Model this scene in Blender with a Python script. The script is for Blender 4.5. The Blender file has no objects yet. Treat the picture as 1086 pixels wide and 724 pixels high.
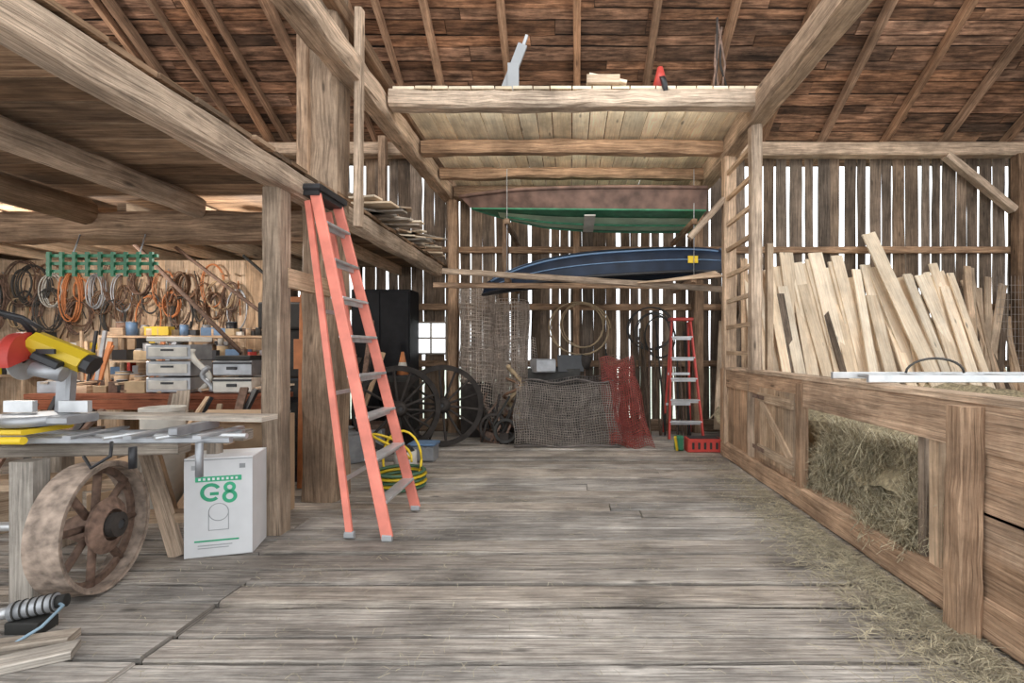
import bpy, math, random
from mathutils import Vector as V, Matrix
R=random.Random(7)
U=R.uniform
# ---------------------------------------------------------------- materials
def nm(name):
    m=bpy.data.materials.new(name); m.use_nodes=True
    nt=m.node_tree; return m,nt,nt.nodes['Principled BSDF']
def plain(name,c,rough=.6,metal=0,noise=.25,scale=9,bump=.1,spec=.5):
    m,nt,b=nm(name); N=nt.nodes; L=nt.links
    tc=N.new('ShaderNodeTexCoord'); n=N.new('ShaderNodeTexNoise'); n.inputs['Scale'].default_value=scale; n.inputs['Detail'].default_value=5
    L.new(tc.outputs['Object'],n.inputs['Vector'])
    r=N.new('ShaderNodeValToRGB'); r.color_ramp.elements[0].position=.3; r.color_ramp.elements[1].position=.7
    r.color_ramp.elements[0].color=tuple(x*(1-noise) for x in c)+(1,); r.color_ramp.elements[1].color=tuple(min(1,x*(1+noise)) for x in c)+(1,)
    L.new(n.outputs['Fac'],r.inputs['Fac'])
    at=N.new('ShaderNodeAttribute'); at.attribute_name='rnd'
    mr=N.new('ShaderNodeMapRange'); mr.inputs['To Min'].default_value=.8; mr.inputs['To Max'].default_value=1.15
    L.new(at.outputs['Fac'],mr.inputs['Value'])
    s=N.new('ShaderNodeVectorMath'); s.operation='SCALE'; L.new(r.outputs['Color'],s.inputs[0]); L.new(mr.outputs['Result'],s.inputs['Scale'])
    L.new(s.outputs[0],b.inputs['Base Color'])
    b.inputs['Roughness'].default_value=rough; b.inputs['Metallic'].default_value=metal; b.inputs['Specular IOR Level'].default_value=spec
    bp=N.new('ShaderNodeBump'); bp.inputs['Strength'].default_value=bump; bp.inputs['Distance'].default_value=.01
    L.new(n.outputs['Fac'],bp.inputs['Height']); L.new(bp.outputs[0],b.inputs['Normal'])
    return m
def wood(name,c1,c2,su=2.2,sv=48,bump=.4,rough=.8,var=.3,stain=.5,knots=True,tint=(1,.9,.8),stsc=(.9,4),fine=.35,lo=.32,hi=.66,dirt=.35,dsc=1.6):
    m,nt,b=nm(name); N=nt.nodes; L=nt.links
    uv=N.new('ShaderNodeUVMap'); uv.uv_map='UVMap'
    def mapn(sx,sy):
        mp=N.new('ShaderNodeMapping'); mp.inputs['Scale'].default_value=(sx,sy,1); L.new(uv.outputs[0],mp.inputs['Vector']); return mp
    def noise(mp,det,dist=0,ro=.6):
        n=N.new('ShaderNodeTexNoise'); n.inputs['Scale'].default_value=1; n.inputs['Detail'].default_value=det; n.inputs['Roughness'].default_value=ro; n.inputs['Distortion'].default_value=dist
        L.new(mp.outputs[0],n.inputs['Vector']); return n
    n=noise(mapn(su,sv),8,.4,.66)
    r=N.new('ShaderNodeValToRGB'); r.color_ramp.elements[0].position=lo; r.color_ramp.elements[1].position=hi
    r.color_ramp.elements[0].color=c1+(1,); r.color_ramp.elements[1].color=c2+(1,)
    L.new(n.outputs['Fac'],r.inputs['Fac'])
    n2=noise(mapn(*stsc),7,0,.68)
    r2=N.new('ShaderNodeMapRange'); r2.inputs['From Min'].default_value=.34; r2.inputs['From Max'].default_value=.62; r2.inputs['To Min'].default_value=1-stain; r2.inputs['To Max'].default_value=1.15
    L.new(n2.outputs['Fac'],r2.inputs['Value'])
    n3=noise(mapn(3.0,150),3,.2)
    r3=N.new('ShaderNodeMapRange'); r3.inputs['From Min'].default_value=.34; r3.inputs['From Max'].default_value=.48; r3.inputs['To Min'].default_value=1-fine; r3.inputs['To Max'].default_value=1.04
    L.new(n3.outputs['Fac'],r3.inputs['Value'])
    tc=N.new('ShaderNodeTexCoord'); n4=N.new('ShaderNodeTexNoise'); n4.inputs['Scale'].default_value=dsc; n4.inputs['Detail'].default_value=8; n4.inputs['Roughness'].default_value=.7; L.new(tc.outputs['Object'],n4.inputs['Vector'])
    r4=N.new('ShaderNodeMapRange'); r4.inputs['From Min'].default_value=.38; r4.inputs['From Max'].default_value=.58; r4.inputs['To Min'].default_value=1-dirt; r4.inputs['To Max'].default_value=1.05
    L.new(n4.outputs['Fac'],r4.inputs['Value'])
    at=N.new('ShaderNodeAttribute'); at.attribute_name='rnd'
    mr=N.new('ShaderNodeMapRange'); mr.inputs['To Min'].default_value=1-var; mr.inputs['To Max'].default_value=1+var
    L.new(at.outputs['Fac'],mr.inputs['Value'])
    def mul(a,c):
        x=N.new('ShaderNodeMath'); x.operation='MULTIPLY'; L.new(a.outputs[0],x.inputs[0]); L.new(c.outputs[0],x.inputs[1]); return x
    last=mul(mul(mul(r2,mr),r3),r4)
    if knots:
        mp3=mapn(1.6,5.5); vo=N.new('ShaderNodeTexVoronoi'); vo.inputs['Scale'].default_value=1; L.new(mp3.outputs[0],vo.inputs['Vector'])
        k=N.new('ShaderNodeMapRange'); k.inputs['From Min'].default_value=.04; k.inputs['From Max'].default_value=.11; k.inputs['To Min'].default_value=.4; k.inputs['To Max'].default_value=1
        L.new(vo.outputs['Distance'],k.inputs['Value']); last=mul(last,k)
    s=N.new('ShaderNodeVectorMath'); s.operation='SCALE'; L.new(r.outputs['Color'],s.inputs[0]); L.new(last.outputs[0],s.inputs['Scale'])
    mx=N.new('ShaderNodeMix'); mx.data_type='RGBA'; mx.blend_type='MULTIPLY'
    w2=N.new('ShaderNodeTexWhiteNoise'); w2.noise_dimensions='1D'; L.new(at.outputs['Fac'],w2.inputs['W'])
    L.new(w2.outputs['Value'],mx.inputs[0]); L.new(s.outputs[0],mx.inputs[6]); mx.inputs[7].default_value=tint+(1,)
    L.new(mx.outputs[2],b.inputs['Base Color'])
    b.inputs['Roughness'].default_value=rough; b.inputs['Specular IOR Level'].default_value=.3
    bp=N.new('ShaderNodeBump'); bp.inputs['Strength'].default_value=bump; bp.inputs['Distance'].default_value=.010
    ad=N.new('ShaderNodeMath'); ad.operation='ADD'; L.new(n.outputs['Fac'],ad.inputs[0]); L.new(r3.outputs[0],ad.inputs[1])
    L.new(ad.outputs[0],bp.inputs['Height']); L.new(bp.outputs[0],b.inputs['Normal'])
    return m
M={}
M['beam']=wood('hewn_timber',(.22,.14,.09),(.56,.39,.265),bump=.9,stain=.5)
M['beamlt']=wood('grey_tan_timber',(.32,.235,.17),(.70,.55,.42),bump=.8,stain=.45)
M['rafter']=wood('rafter_wood',(.25,.14,.085),(.58,.37,.24),bump=.5)
M['roof']=wood('roof_sheathing',(.10,.052,.033),(.50,.30,.20),su=1.8,sv=26,bump=.8,var=.55,stain=.75,tint=(1,.84,.68),stsc=(2.2,9),fine=.45,dirt=.45,dsc=1.2)
M['loft']=wood('loft_boards',(.17,.105,.065),(.46,.32,.21),sv=30,var=.4)
M['siding']=wood('siding_boards',(.095,.07,.053),(.30,.23,.175),var=.4,tint=(1,.88,.75))
M['floor']=wood('threshing_floor',(.26,.23,.205),(.60,.555,.505),su=1.6,sv=50,bump=.7,var=.2,stain=.45,rough=.62,tint=(1,.93,.86),stsc=(1.3,3.6),fine=.42,lo=.34,hi=.64,dirt=.38,dsc=.9)
M['pine']=wood('fresh_pine',(.70,.55,.39),(.93,.82,.66),bump=.12,var=.14,stain=.15,tint=(1,.92,.84),fine=.1,dirt=.12)
M['pineover']=wood('platform_boards',(.72,.60,.42),(.93,.84,.66),bump=.12,var=.14,stain=.25,tint=(1,.92,.84),fine=.1,dirt=.25)
M['oldpine']=wood('aged_pine',(.42,.29,.19),(.75,.58,.42),bump=.3,var=.25,stain=.3)
M['stall']=wood('stall_planks',(.33,.21,.135),(.68,.49,.345),bump=.7,var=.22,stain=.42)
M['grey']=wood('weathered_plank',(.28,.25,.22),(.60,.54,.47),bump=.5,var=.2,stain=.35)
M['redwood']=wood('bench_top',(.28,.08,.04),(.48,.18,.10),var=.1,stain=.2)
M['dark']=plain('dark_gap',(.02,.015,.012),.95)
M['roofing']=plain('roofing_underside',(.05,.04,.035),.9)
M['hay']=plain('hay',(.33,.275,.175),.9,noise=.5,scale=30,bump=.8)
M['straw']=plain('straw',(.55,.48,.33),.85,noise=.35,scale=14)
M['straw2']=plain('old_straw',(.40,.345,.245),.9,noise=.35,scale=14)
M['orange']=plain('faded_orange_fiberglass',(.72,.22,.16),.5,noise=.2,scale=5)
M['alu']=plain('aluminium',(.66,.67,.68),.4,.6,noise=.15)
M['steel']=plain('grey_steel',(.40,.41,.43),.45,.5,noise=.2)
M['black']=plain('black_plastic',(.025,.025,.028),.45)
M['matblack']=plain('flat_black_paint',(.012,.012,.014),.6,spec=.2)
M['rubber']=plain('dark_rubber',(.045,.043,.04),.8,spec=.25)
M['iron']=plain('dark_iron',(.040,.033,.029),.8,noise=.4,spec=.3)
M['rust']=plain('rusty_iron',(.19,.12,.088),.85,.1,noise=.45,scale=22,bump=.6)
M['rustlt']=plain('rusty_tread',(.30,.232,.185),.85,.1,noise=.5,scale=18,bump=.7)
M['white']=plain('white_carton',(.80,.80,.81),.6,noise=.04)
M['ink']=plain('green_ink',(.05,.42,.22),.6,noise=.05)
M['greyink']=plain('grey_ink',(.35,.36,.37),.6,noise=.05)
M['card']=plain('cardboard',(.52,.36,.23),.8,noise=.1)
M['yellow']=plain('yellow_plastic',(.82,.57,.03),.4,noise=.05)
M['red']=plain('red_paint',(.55,.06,.045),.5,noise=.15)
M['redwire']=plain('red_wire',(.33,.07,.055),.6,noise=.3)
M['green']=plain('green_paint',(.03,.18,.09),.5,noise=.15)
M['boatgreen']=plain('boat_sage_green',(.52,.68,.50),.6,noise=.25,scale=3)
M['boatdark']=plain('boat_dark_green',(.05,.22,.12),.5,noise=.3)
M['maroon']=plain('weathered_brown_hull',(.19,.115,.09),.7,noise=.5,scale=5)
M['blue']=plain('navy_hull',(.012,.022,.045),.5,noise=.4,scale=4,spec=.3)
M['lblue']=plain('light_blue',(.13,.22,.36),.5,noise=.2)
M['hoseblue']=plain('hose_blue',(.25,.36,.45),.5,noise=.1)
M['wire']=plain('galvanised_wire',(.38,.33,.29),.7,.2,noise=.3)
M['wirel']=plain('pale_rusty_wire',(.55,.46,.39),.8,.1,noise=.3)
M['wired']=plain('dark_wire',(.14,.12,.11),.7,.3,noise=.3)
M['cord_o']=plain('orange_cord',(.60,.22,.08),.6,noise=.2)
M['cord_t']=plain('tan_rope',(.45,.33,.20),.8,noise=.2)
M['cord_br']=plain('brown_leather',(.17,.09,.05),.7,noise=.3)
M['cord_b']=plain('black_cord',(.06,.055,.05),.6,noise=.2)
M['cord_g']=plain('green_hose',(.08,.17,.10),.5,noise=.2)
M['cord_w']=plain('white_cord',(.66,.63,.57),.6,noise=.15)
M['grass']=plain('outside_grass',(.55,.60,.48),.9,noise=.2,scale=2)
mg,nt,b=nm('window_glass'); b.inputs['Transmission Weight'].default_value=1; b.inputs['Roughness'].default_value=.0; b.inputs['IOR'].default_value=1.02; b.inputs['Base Color'].default_value=(1,1,1,1); M['glass']=mg
mb,nt,b=nm('fill_bulb_glow'); b.inputs['Emission Color'].default_value=(1,.95,.88,1); b.inputs['Emission Strength'].default_value=6; M['fillbulb']=mb  # glow for the added fill bulbs

# ---------------------------------------------------------------- mesh builder
class B:
    def __init__(s): s.v=[];s.f=[];s.uv=[];s.mi=[];s.rn=[];s.sm=[];s.ms=[]
    def mat(s,m):
        if m not in s.ms: s.ms.append(m)
        return s.ms.index(m)
    def face(s,idx,uvs,m,r,sm=False):
        s.f.append(idx); s.uv.append(uvs); s.mi.append(s.mat(m)); s.rn.append(r); s.sm.append(sm)
    def beam(s,p0,p1,w,h,m,jit=0,seg=1,ch=0,up=None,wob=0):
        p0=V(p0);p1=V(p1);d=(p1-p0);Ln=d.length;d=d/Ln
        if up is None: up=V((0,0,1)) if abs(d.z)<.9 else V((0,1,0))
        up=V(up); sd=d.cross(up).normalized(); u2=sd.cross(d).normalized()
        a,b_=w/2,h/2
        if ch>0: sec=[(-a+ch,-b_),(a-ch,-b_),(a,-b_+ch),(a,b_-ch),(a-ch,b_),(-a+ch,b_),(-a,b_-ch),(-a,-b_+ch)]
        else: sec=[(-a,-b_),(a,-b_),(a,b_),(-a,b_)]
        n=len(sec); per=[0]
        for i in range(n):
            q=sec[i];t=sec[(i+1)%n]; per.append(per[-1]+math.hypot(t[0]-q[0],t[1]-q[1]))
        r=R.random(); ou,ov=U(0,90),U(0,90); base=len(s.v); ph=U(0,6)
        for k in range(seg+1):
            t=k/seg; c=p0+d*(Ln*t)
            if wob: c=c+sd*(math.sin(t*5+ph)*wob)+u2*(math.cos(t*4+ph)*wob)
            for (x,y) in sec:
                s.v.append(c+sd*(x+U(-jit,jit))+u2*(y+U(-jit,jit)))
        for k in range(seg):
            for i in range(n):
                j=(i+1)%n; A=base+k*n
                s.face([A+i,A+n+i,A+n+j,A+j],[(ou+Ln*k/seg,ov+per[i]),(ou+Ln*(k+1)/seg,ov+per[i]),(ou+Ln*(k+1)/seg,ov+per[i+1]),(ou+Ln*k/seg,ov+per[i+1])],m,r)
        e=base+seg*n
        s.face([base+i for i in range(n)],[(ou+q[0]*.3,ov+q[1]) for q in sec],m,r)
        s.face([e+i for i in reversed(range(n))],[(ou+q[0]*.3,ov+q[1]) for q in reversed(sec)],m,r)
    def box(s,c,sz,m,rz=0,ch=0,tilt=None):
        c=V(c); d=V((math.cos(rz),math.sin(rz),0)); up=V((0,0,1))
        s.beam(c-d*sz[0]/2,c+d*sz[0]/2,sz[1],sz[2],m,ch=ch,up=tilt or up)
    def cyl(s,p0,p1,r0,m,r1=None,seg=16,caps=True,sm=True):
        if r1 is None:r1=r0
        p0=V(p0);p1=V(p1);d=(p1-p0);Ln=d.length;d.normalize()
        up=V((0,0,1)) if abs(d.z)<.9 else V((0,1,0)); a=d.cross(up).normalized(); b_=a.cross(d)
        base=len(s.v); r=R.random(); ou=U(0,50)
        for c,rr in((p0,r0),(p1,r1)):
            for i in range(seg):
                t=2*math.pi*i/seg; s.v.append(c+a*(rr*math.cos(t))+b_*(rr*math.sin(t)))
        for i in range(seg):
            j=(i+1)%seg; s.face([base+i,base+seg+i,base+seg+j,base+j],[(ou,i*.03),(ou+Ln,i*.03),(ou+Ln,i*.03+.03),(ou,i*.03+.03)],m,r,sm)
        if caps:
            s.face([base+i for i in range(seg)],[(ou+.01*i,0) for i in range(seg)],m,r); s.face([base+seg+i for i in reversed(range(seg))],[(ou+.01*i,0) for i in range(seg)],m,r)
    def tube(s,pts,r,m,seg=6,closed=False):
        pts=[V(p) for p in pts]; n=len(pts); base=len(s.v); rn=R.random(); a=None
        for k in range(n):
            if closed: d=pts[(k+1)%n]-pts[k-1]
            else: d=pts[min(k+1,n-1)]-pts[max(k-1,0)]
            d.normalize()
            if a is None: a=d.orthogonal().normalized()
            else:
                a=a-d*a.dot(d)
                if a.length<1e-5:a=d.orthogonal()
                a.normalize()
            b_=d.cross(a)
            for i in range(seg):
                t=2*math.pi*i/seg; s.v.append(pts[k]+a*(r*math.cos(t))+b_*(r*math.sin(t)))
        for k in range(n if closed else n-1):
            k2=(k+1)%n
            for i in range(seg):
                j=(i+1)%seg; s.face([base+k*seg+i,base+k*seg+j,base+k2*seg+j,base+k2*seg+i],[(k*.1,i*.1)]*4,m,rn,True)
        if not closed:
            s.face([base+i for i in reversed(range(seg))],[(0,0)]*seg,m,rn); s.face([base+(n-1)*seg+i for i in range(seg)],[(0,0)]*seg,m,rn)
    def revolve(s,c,axis,prof,m,seg=36,sm=False,arc=1.0,start=0,closed=True):
        c=V(c);ax=V(axis).normalized(); up=V((0,0,1)) if abs(ax.z)<.9 else V((0,1,0)); a=ax.cross(up).normalized(); b_=a.cross(ax)
        base=len(s.v); n=len(prof); rn=R.random(); cnt=seg if arc>=1 else seg+1
        for k in range(cnt):
            t=start+2*math.pi*arc*k/seg; dr=a*math.cos(t)+b_*math.sin(t)
            for (r,h) in prof: s.v.append(c+dr*r+ax*h)
        for k in range(seg):
            k2=(k+1)%cnt if arc>=1 else k+1
            for i in range(n if closed else n-1):
                j=(i+1)%n; s.face([base+k*n+i,base+k*n+j,base+k2*n+j,base+k2*n+i],[(k*.06,i*.1),(k*.06,i*.1+.1),(k*.06+.06,i*.1+.1),(k*.06+.06,i*.1)],m,rn,sm)
    def grid(s,fn,nu,nv,m,sm=True):
        base=len(s.v); rn=R.random()
        for i in range(nu+1):
            for j in range(nv+1): s.v.append(V(fn(i/nu,j/nv)))
        for i in range(nu):
            for j in range(nv):
                A=base+i*(nv+1)+j; s.face([A,A+nv+1,A+nv+2,A+1],[(i*.1,j*.1)]*4,m,rn,sm)
    def net(s,fn,nu,nv,m,r=.004,sub=1):
        for i in range(nu+1): s.tube([fn(i/nu,j/nv) for j in range(0,nv+1,sub)],r,m,seg=3)
        for j in range(nv+1): s.tube([fn(i/nu,j/nv) for i in range(0,nu+1,sub)],r,m,seg=3)
    def xf(s,f,start=0): s.v=[f(p) if i>=start else p for i,p in enumerate(s.v)]
    def obj(s,name,parent=None):
        xs=[p.x for p in s.v];ys=[p.y for p in s.v];zs=[p.z for p in s.v]
        c=V(((min(xs)+max(xs))/2,(min(ys)+max(ys))/2,min(zs)))
        me=bpy.data.meshes.new(name); me.from_pydata([tuple(p-c) for p in s.v],[],s.f)
        for mm in s.ms: me.materials.append(M[mm])
        uvl=me.uv_layers.new(name='UVMap'); ca=me.attributes.new('rnd','FLOAT','FACE')
        flat=[]
        for u in s.uv:
            for q in u: flat+=[q[0],q[1]]
        uvl.data.foreach_set('uv',flat); ca.data.foreach_set('value',s.rn)
        me.polygons.foreach_set('material_index',s.mi); me.polygons.foreach_set('use_smooth',s.sm)
        me.update()
        o=bpy.data.objects.new(name,me); o.location=c; bpy.context.scene.collection.objects.link(o)
        if parent: o.parent=parent
        return o

BW=8.5
PZ=4.8
SL=.6
# ---------------------------------------------------------------- floor
b=B(); y=-1.0
while y<8.45:
    w=U(.15,.26) if y>2.7 else U(.2,.3)
    if y<2.7<y+w: w=2.705-y
    x=-9
    while x<8:
        ln=U(3.5,7); x2=x+ln
        if y<3.0 and x<-1.95<x2+.8: x2=-1.95
        if 1.2<x2: x2=8
        dz=-.02+U(-.007,.007)-(.02 if y<2.7 and x>=-1.96 else 0)
        b.beam((x+.004,y+w/2,dz),(x2-.004,y+w/2,dz),w-U(.02,.034),.04,'floor',jit=.005,seg=7,ch=.008)
        x=x2
    y+=w
b.box((-.5,3.8,-.12),(17,9.8,.04),'dark')
b.obj('floor')
b=B(); b.box((0,30,-.6),(90,42.5,.1),'grass'); b.obj('outside_ground')

# ---------------------------------------------------------------- back wall with light gaps
WX0,WX1=-2.66,-2.16; WZ0,WZ1=1.32,1.86
b=B(); x=-9.0
while x<7.85:
    w=U(.13,.22); g=U(.016,.055) if R.random()<.72 else .006
    if x>2.3: g=U(.02,.075)
    cx=x+w/2
    segs=[(0,PZ)]
    if WX0-.1<cx<WX1+.1: segs=[(0,WZ0),(WZ1,PZ)]
    for z0,z1 in segs:
        b.beam((cx,BW,z0),(cx+U(-.03,.03),BW,z1),w,.025,'siding',jit=.007,seg=9)
    x+=w+g
b.obj('wall_back')
b=B()
b.beam((-9,BW-.1,.1),(7.8,BW-.1,.1),.16,.2,'beam',jit=.006,seg=20,ch=.02)
for z in (1.15,2.12,3.1): b.beam((-9,BW-.07,z),(7.8,BW-.07,z),.09,.11,'beam',jit=.005,seg=24,ch=.01)
b.obj('trim_1')
b=B(); fz=.05
b.beam((WX0-.03,BW-.03,WZ0-.1),(WX0-.03,BW-.03,WZ1+.1),fz,.07,'grey'); b.beam((WX1+.03,BW-.03,WZ0-.1),(WX1+.03,BW-.03,WZ1+.1),fz,.07,'grey')
for z in (WZ0,(WZ0+WZ1)/2,WZ1): b.beam((WX0,BW-.03,z),(WX1,BW-.03,z),.06,.03,'grey')
b.beam(((WX0+WX1)/2,BW-.03,WZ0),((WX0+WX1)/2,BW-.03,WZ1),.02,.05,'grey')
b.box(((WX0+WX1)/2,BW,(WZ0+WZ1)/2),(WX1-WX0,.004,WZ1-WZ0),'glass')
b.obj('window_1')
b=B(); y=2.5
while y<8.45:
    w=U(.15,.25); b.beam((7.85,y+w/2,0),(7.85,y+w/2,PZ+SL*(BW-y)),.025,w,'siding'); y+=w+U(.006,.03)
for z in (1.1,2.1,3.1): b.beam((7.76,2.5,z),(7.76,8.4,z),.1,.12,'beam',jit=.004,seg=6,ch=.01)
b.obj('wall_right')
b=B(); y=0
while y<8.45:
    w=U(.15,.25); b.beam((-9.0,y+w/2,0),(-9.0,y+w/2,PZ+min(SL*(BW-y),3)),.025,w,'oldpine'); y+=w+U(.004,.015)
b.obj('wall_left')

# ---------------------------------------------------------------- roof
nrm=V((0,SL,1)).normalized(); dn=V((0,1,-SL)).normalized()
b=B(); s_=0.0; top=V((0,3.4,PZ+.22+SL*(BW-3.4)))
Ls=(8.95-3.4)*math.sqrt(1+SL*SL)
while s_<Ls:
    w=U(.12,.22); x=-9.2+U(-1,0)
    while x<8.1:
        x2=min(8.1,x+U(1.2,3.5)); c=top+dn*(s_+w/2)
        b.beam((x+.004,c.y,c.z+U(-.010,.010)),(x2-.004,c.y,c.z+U(-.010,.010)),w-U(.01,.028),.025,'roof',jit=.006,seg=4,up=nrm); x=x2
    s_+=w
e0=top+nrm*.05; e1=top+dn*Ls+nrm*.05
b.beam(e0+V((-.5,0,0)),e1+V((-.5,0,0)),17.5,.02,'roofing',up=nrm)
b.obj('ceiling')
b=B()
for i in range(-11,7):
    x=1.16+i*1.05
    if not -9<x<7.9: continue
    b.beam((x,8.75,PZ+.10-SL*.25),(x+U(-.05,.05),3.4,PZ+.10+SL*(BW-3.4)),.10,.14,'rafter',jit=.005,seg=10,ch=.015,wob=.012)
for i in range(8):
    x=-2.6-i*.75; b.beam((x,8.75,PZ+.13-SL*.25),(x-.1,3.4,PZ+.13+SL*(BW-3.4)),.07,.10,'rafter',jit=.004,seg=8,wob=.01)
b.obj('rafters')
b=B(); b.beam((-9,BW-.15,PZ-.02),(7.8,BW-.15,PZ-.02),.22,.22,'beamlt',jit=.008,seg=24,ch=.025); b.obj('eave_plate_beam')
b=B()
for x in (-6.2,-1.98,2.15,7.6): b.beam((x,BW-.2,0),(x,BW-.2,PZ-.12),.16,.2,'beam',jit=.006,seg=10,ch=.02)
b.beam((6.35,BW-.2,4.68),(7.5,BW-.2,3.75),.12,.14,'beamlt',ch=.01,up=(0,1,0))
b.beam((.1,BW-.15,.2),(.1,BW-.15,3.95),.1,.1,'beam',seg=4,jit=.004); b.beam((-1.1,BW-.15,.2),(-1.1,BW-.15,3.95),.1,.1,'beam',seg=4,jit=.004)
b.obj('back_wall_posts')
# ---------------------------------------------------------------- long tie beams over aisle
b=B(); b.beam((-2.07,2.2,4.02),(-2.07,BW-.1,4.02),.22,.24,'beamlt',jit=.014,seg=24,ch=.025)
b.beam((-2.16,3.6,4.62),(-2.12,BW-.2,4.3),.12,.14,'beam',jit=.004,seg=6,ch=.01); b.obj('tie_beam')
b=B(); b.beam((2.07,1.2,4.02),(2.07,BW-.1,4.02),.22,.26,'beamlt',jit=.014,seg=24,ch=.025)
b.beam((2.3,.8,0),(2.3,.8,3.9),.2,.2,'beam',ch=.02); b.obj('tie_beam')
b=B()
for yy,zz,w,h in ((5.28,4.07,.18,.19),(6.4,4.02,.18,.17),(7.3,4.0,.17,.15),(8.2,4.0,.2,.22)):
    b.beam((-1.93,yy,zz),(2.0,yy,zz),w,h,'beam' if yy>6 else 'beamlt',jit=.012,seg=18,ch=.03,wob=.008)
x=-1.9
while x<1.95:
    w=U(.16,.28); b.beam((x+w/2,5.22,4.185+U(-.003,.003)),(x+w/2,8.35,4.13),w-.014,.03,'pineover'); x+=w
b.obj('hay_loft_platform')
# ---------------------------------------------------------------- posts left
b=B(); b.beam((-2.30,4.62,0),(-2.30,4.62,4.9),.32,.30,'beamlt',jit=.016,seg=18,ch=.03)
b.beam((-2.42,4.45,2.9),(-2.42,4.45,4.9),.10,.08,'beam',ch=.01); b.obj('main_post')
b=B(); b.beam((-2.25,3.75,0),(-2.25,3.75,2.62),.14,.155,'beamlt',jit=.006,seg=8,ch=.015)
b.beam((-2.2,3.78,1.95),(-2.2,4.5,1.95),.06,.15,'oldpine'); b.obj('loft_post')
b=B(); b.beam((-2.0,4.62,2.55),(-1.99,4.62,4.6),.07,.08,'beamlt',jit=.003,seg=5,ch=.008); b.obj('loft_upright')
b=B()
b.beam((-2.22,.4,2.71),(-2.22,BW-.3,2.71),.16,.19,'beamlt',jit=.010,seg=26,ch=.02)
b.beam((-3.42,.4,2.70),(-3.42,4.5,2.70),.16,.17,'beamlt',jit=.012,seg=14,ch=.03)
b.cyl((-4.45,.4,2.68),(-4.45,4.5,2.66),.12,'beamlt',seg=12); b.beam((-5.6,.4,2.7),(-5.6,4.5,2.7),.15,.17,'beam',seg=8,jit=.008,ch=.02); b.beam((-7,.4,2.7),(-7,4.5,2.7),.15,.17,'beam',seg=8,jit=.008,ch=.02)
b.beam((-9,4.62,2.54),(-2.42,4.62,2.54),.22,.27,'beam',jit=.014,seg=24,ch=.03)
for x in (-2.9,-3.6,-4.3,-5.0,-5.8,-6.6,-7.4): b.beam((x,4.7,2.72),(x,BW-.2,2.72),.09,.15,'oldpine',jit=.003,seg=4)
y=.3
while y<8.3:
    w=U(.18,.3)
    b.beam((-8.9,y+w/2,2.83+U(-.004,.004)),(-5.2+U(-.6,.6),y+w/2,2.83),w-.01,.03,'loft'); b.beam((-4.5,y+w/2,2.832),(-2.15+U(-.03,.03),y+w/2,2.832),w-.01,.03,'loft',seg=2)
    b.beam((-5.9,y+w/2,2.86),(-4.3,y+w/2,2.86),w-.01,.025,'loft')
    y+=w
b.obj('loft_deck')
b=B(); b.beam((-3.95,1.6,3.95),(-3.95,BW-.2,3.95),.12,.13,'oldpine',jit=.005,seg=8,ch=.01); b.beam((-3.95,1.7,2.86),(-3.95,1.7,3.9),.12,.12,'beam',ch=.01)
b.beam((-3.1,8.1,2.86),(-3.1,8.1,4.9),.12,.12,'beam',ch=.01); b.obj('loft_purlin')
b=B()
for i in range(50):
    yy=U(5.2,8.0); xx=-2.5+U(-.3,.2); a=U(-.5,.5); l=U(.5,1.3)
    z=2.88+.018*(i%14); d=V((math.cos(a)*.45,math.sin(a)+.1,0)).normalized() if R.random()<.6 else V((1,a*.6,0)).normalized()
    c=V((xx,yy,z)); b.beam(c-d*l/2,c+d*l/2,U(.10,.22),.02,R.choice(['oldpine','pine','grey']))
b.obj('board_offcut_pile')
# ---------------------------------------------------------------- right posts / built-in ladder
b=B(); b.beam((2.07,6.4,0),(2.07,6.4,3.9),.16,.16,'beamlt',jit=.006,seg=10,ch=.02)
b.beam((2.07,5.5,0),(2.07,5.5,4.0),.12,.15,'beamlt',jit=.006,seg=10,ch=.02)
b.beam((2.27,5.6,1.0),(2.27,5.6,2.6),.07,.07,'oldpine')
z=1.35
while z<3.9: b.beam((2.03,5.5,z),(2.03,6.42,z),.04,.05,'oldpine'); z+=.33
b.beam((2.0,6.38,3.35),(1.55,6.4,2.85),.08,.09,'beamlt',ch=.01,up=(0,1,0))
b.obj('loft_ladder_posts')
# ---------------------------------------------------------------- stall / hay partition
b=B(); X=2.03
b.beam((X+.06,1.1,.10),(X+.06,6.5,.10),.2,.2,'stall',jit=.008,seg=16,ch=.02)
b.beam((X,1.1,1.02),(X,4.25,1.02),.045,.24,'stall',jit=.003,seg=8); b.beam((X+.01,1.1,.81),(X+.01,2.62,.81),.04,.22,'stall')
b.beam((X,4.2,1.03),(X,6.5,1.03),.045,.22,'stall',jit=.003,seg=6)
b.beam((X+.05,1.1,1.15),(X+.05,6.5,1.15),.16,.035,'beamlt',jit=.003,seg=12)
for z0,h in ((.30,.21),(.505,.21),(.69,.20)): b.beam((X,1.1,z0+.0),(X,2.42,z0),.04,h-.006,'stall')
y=4.25
while y<6.45:
    w=U(.16,.24); w=min(w,6.47-y); b.beam((X+.02,y+w/2,.2),(X+.02,y+w/2,.95),.03,w-.008,'stall'); y+=w
b.beam((X-.02,4.28,.2),(X-.02,4.28,1.1),.05,.09,'stall'); b.beam((X-.02,6.45,.2),(X-.02,6.45,1.14),.05,.1,'stall')
b.obj('hay_stall_partition')
b=B()
for i in range(4): b.beam((X-.025,4.48+i*.2,.26),(X-.025,4.48+i*.2,1.0),.02,.19,'oldpine')
b.beam((X-.045,4.38,.36),(X-.045,5.18,.36),.02,.09,'oldpine'); b.beam((X-.045,4.38,.9),(X-.045,5.18,.9),.02,.09,'oldpine'); b.beam((X-.045,4.42,.4),(X-.045,5.1,.86),.018,.08,'oldpine')
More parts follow.
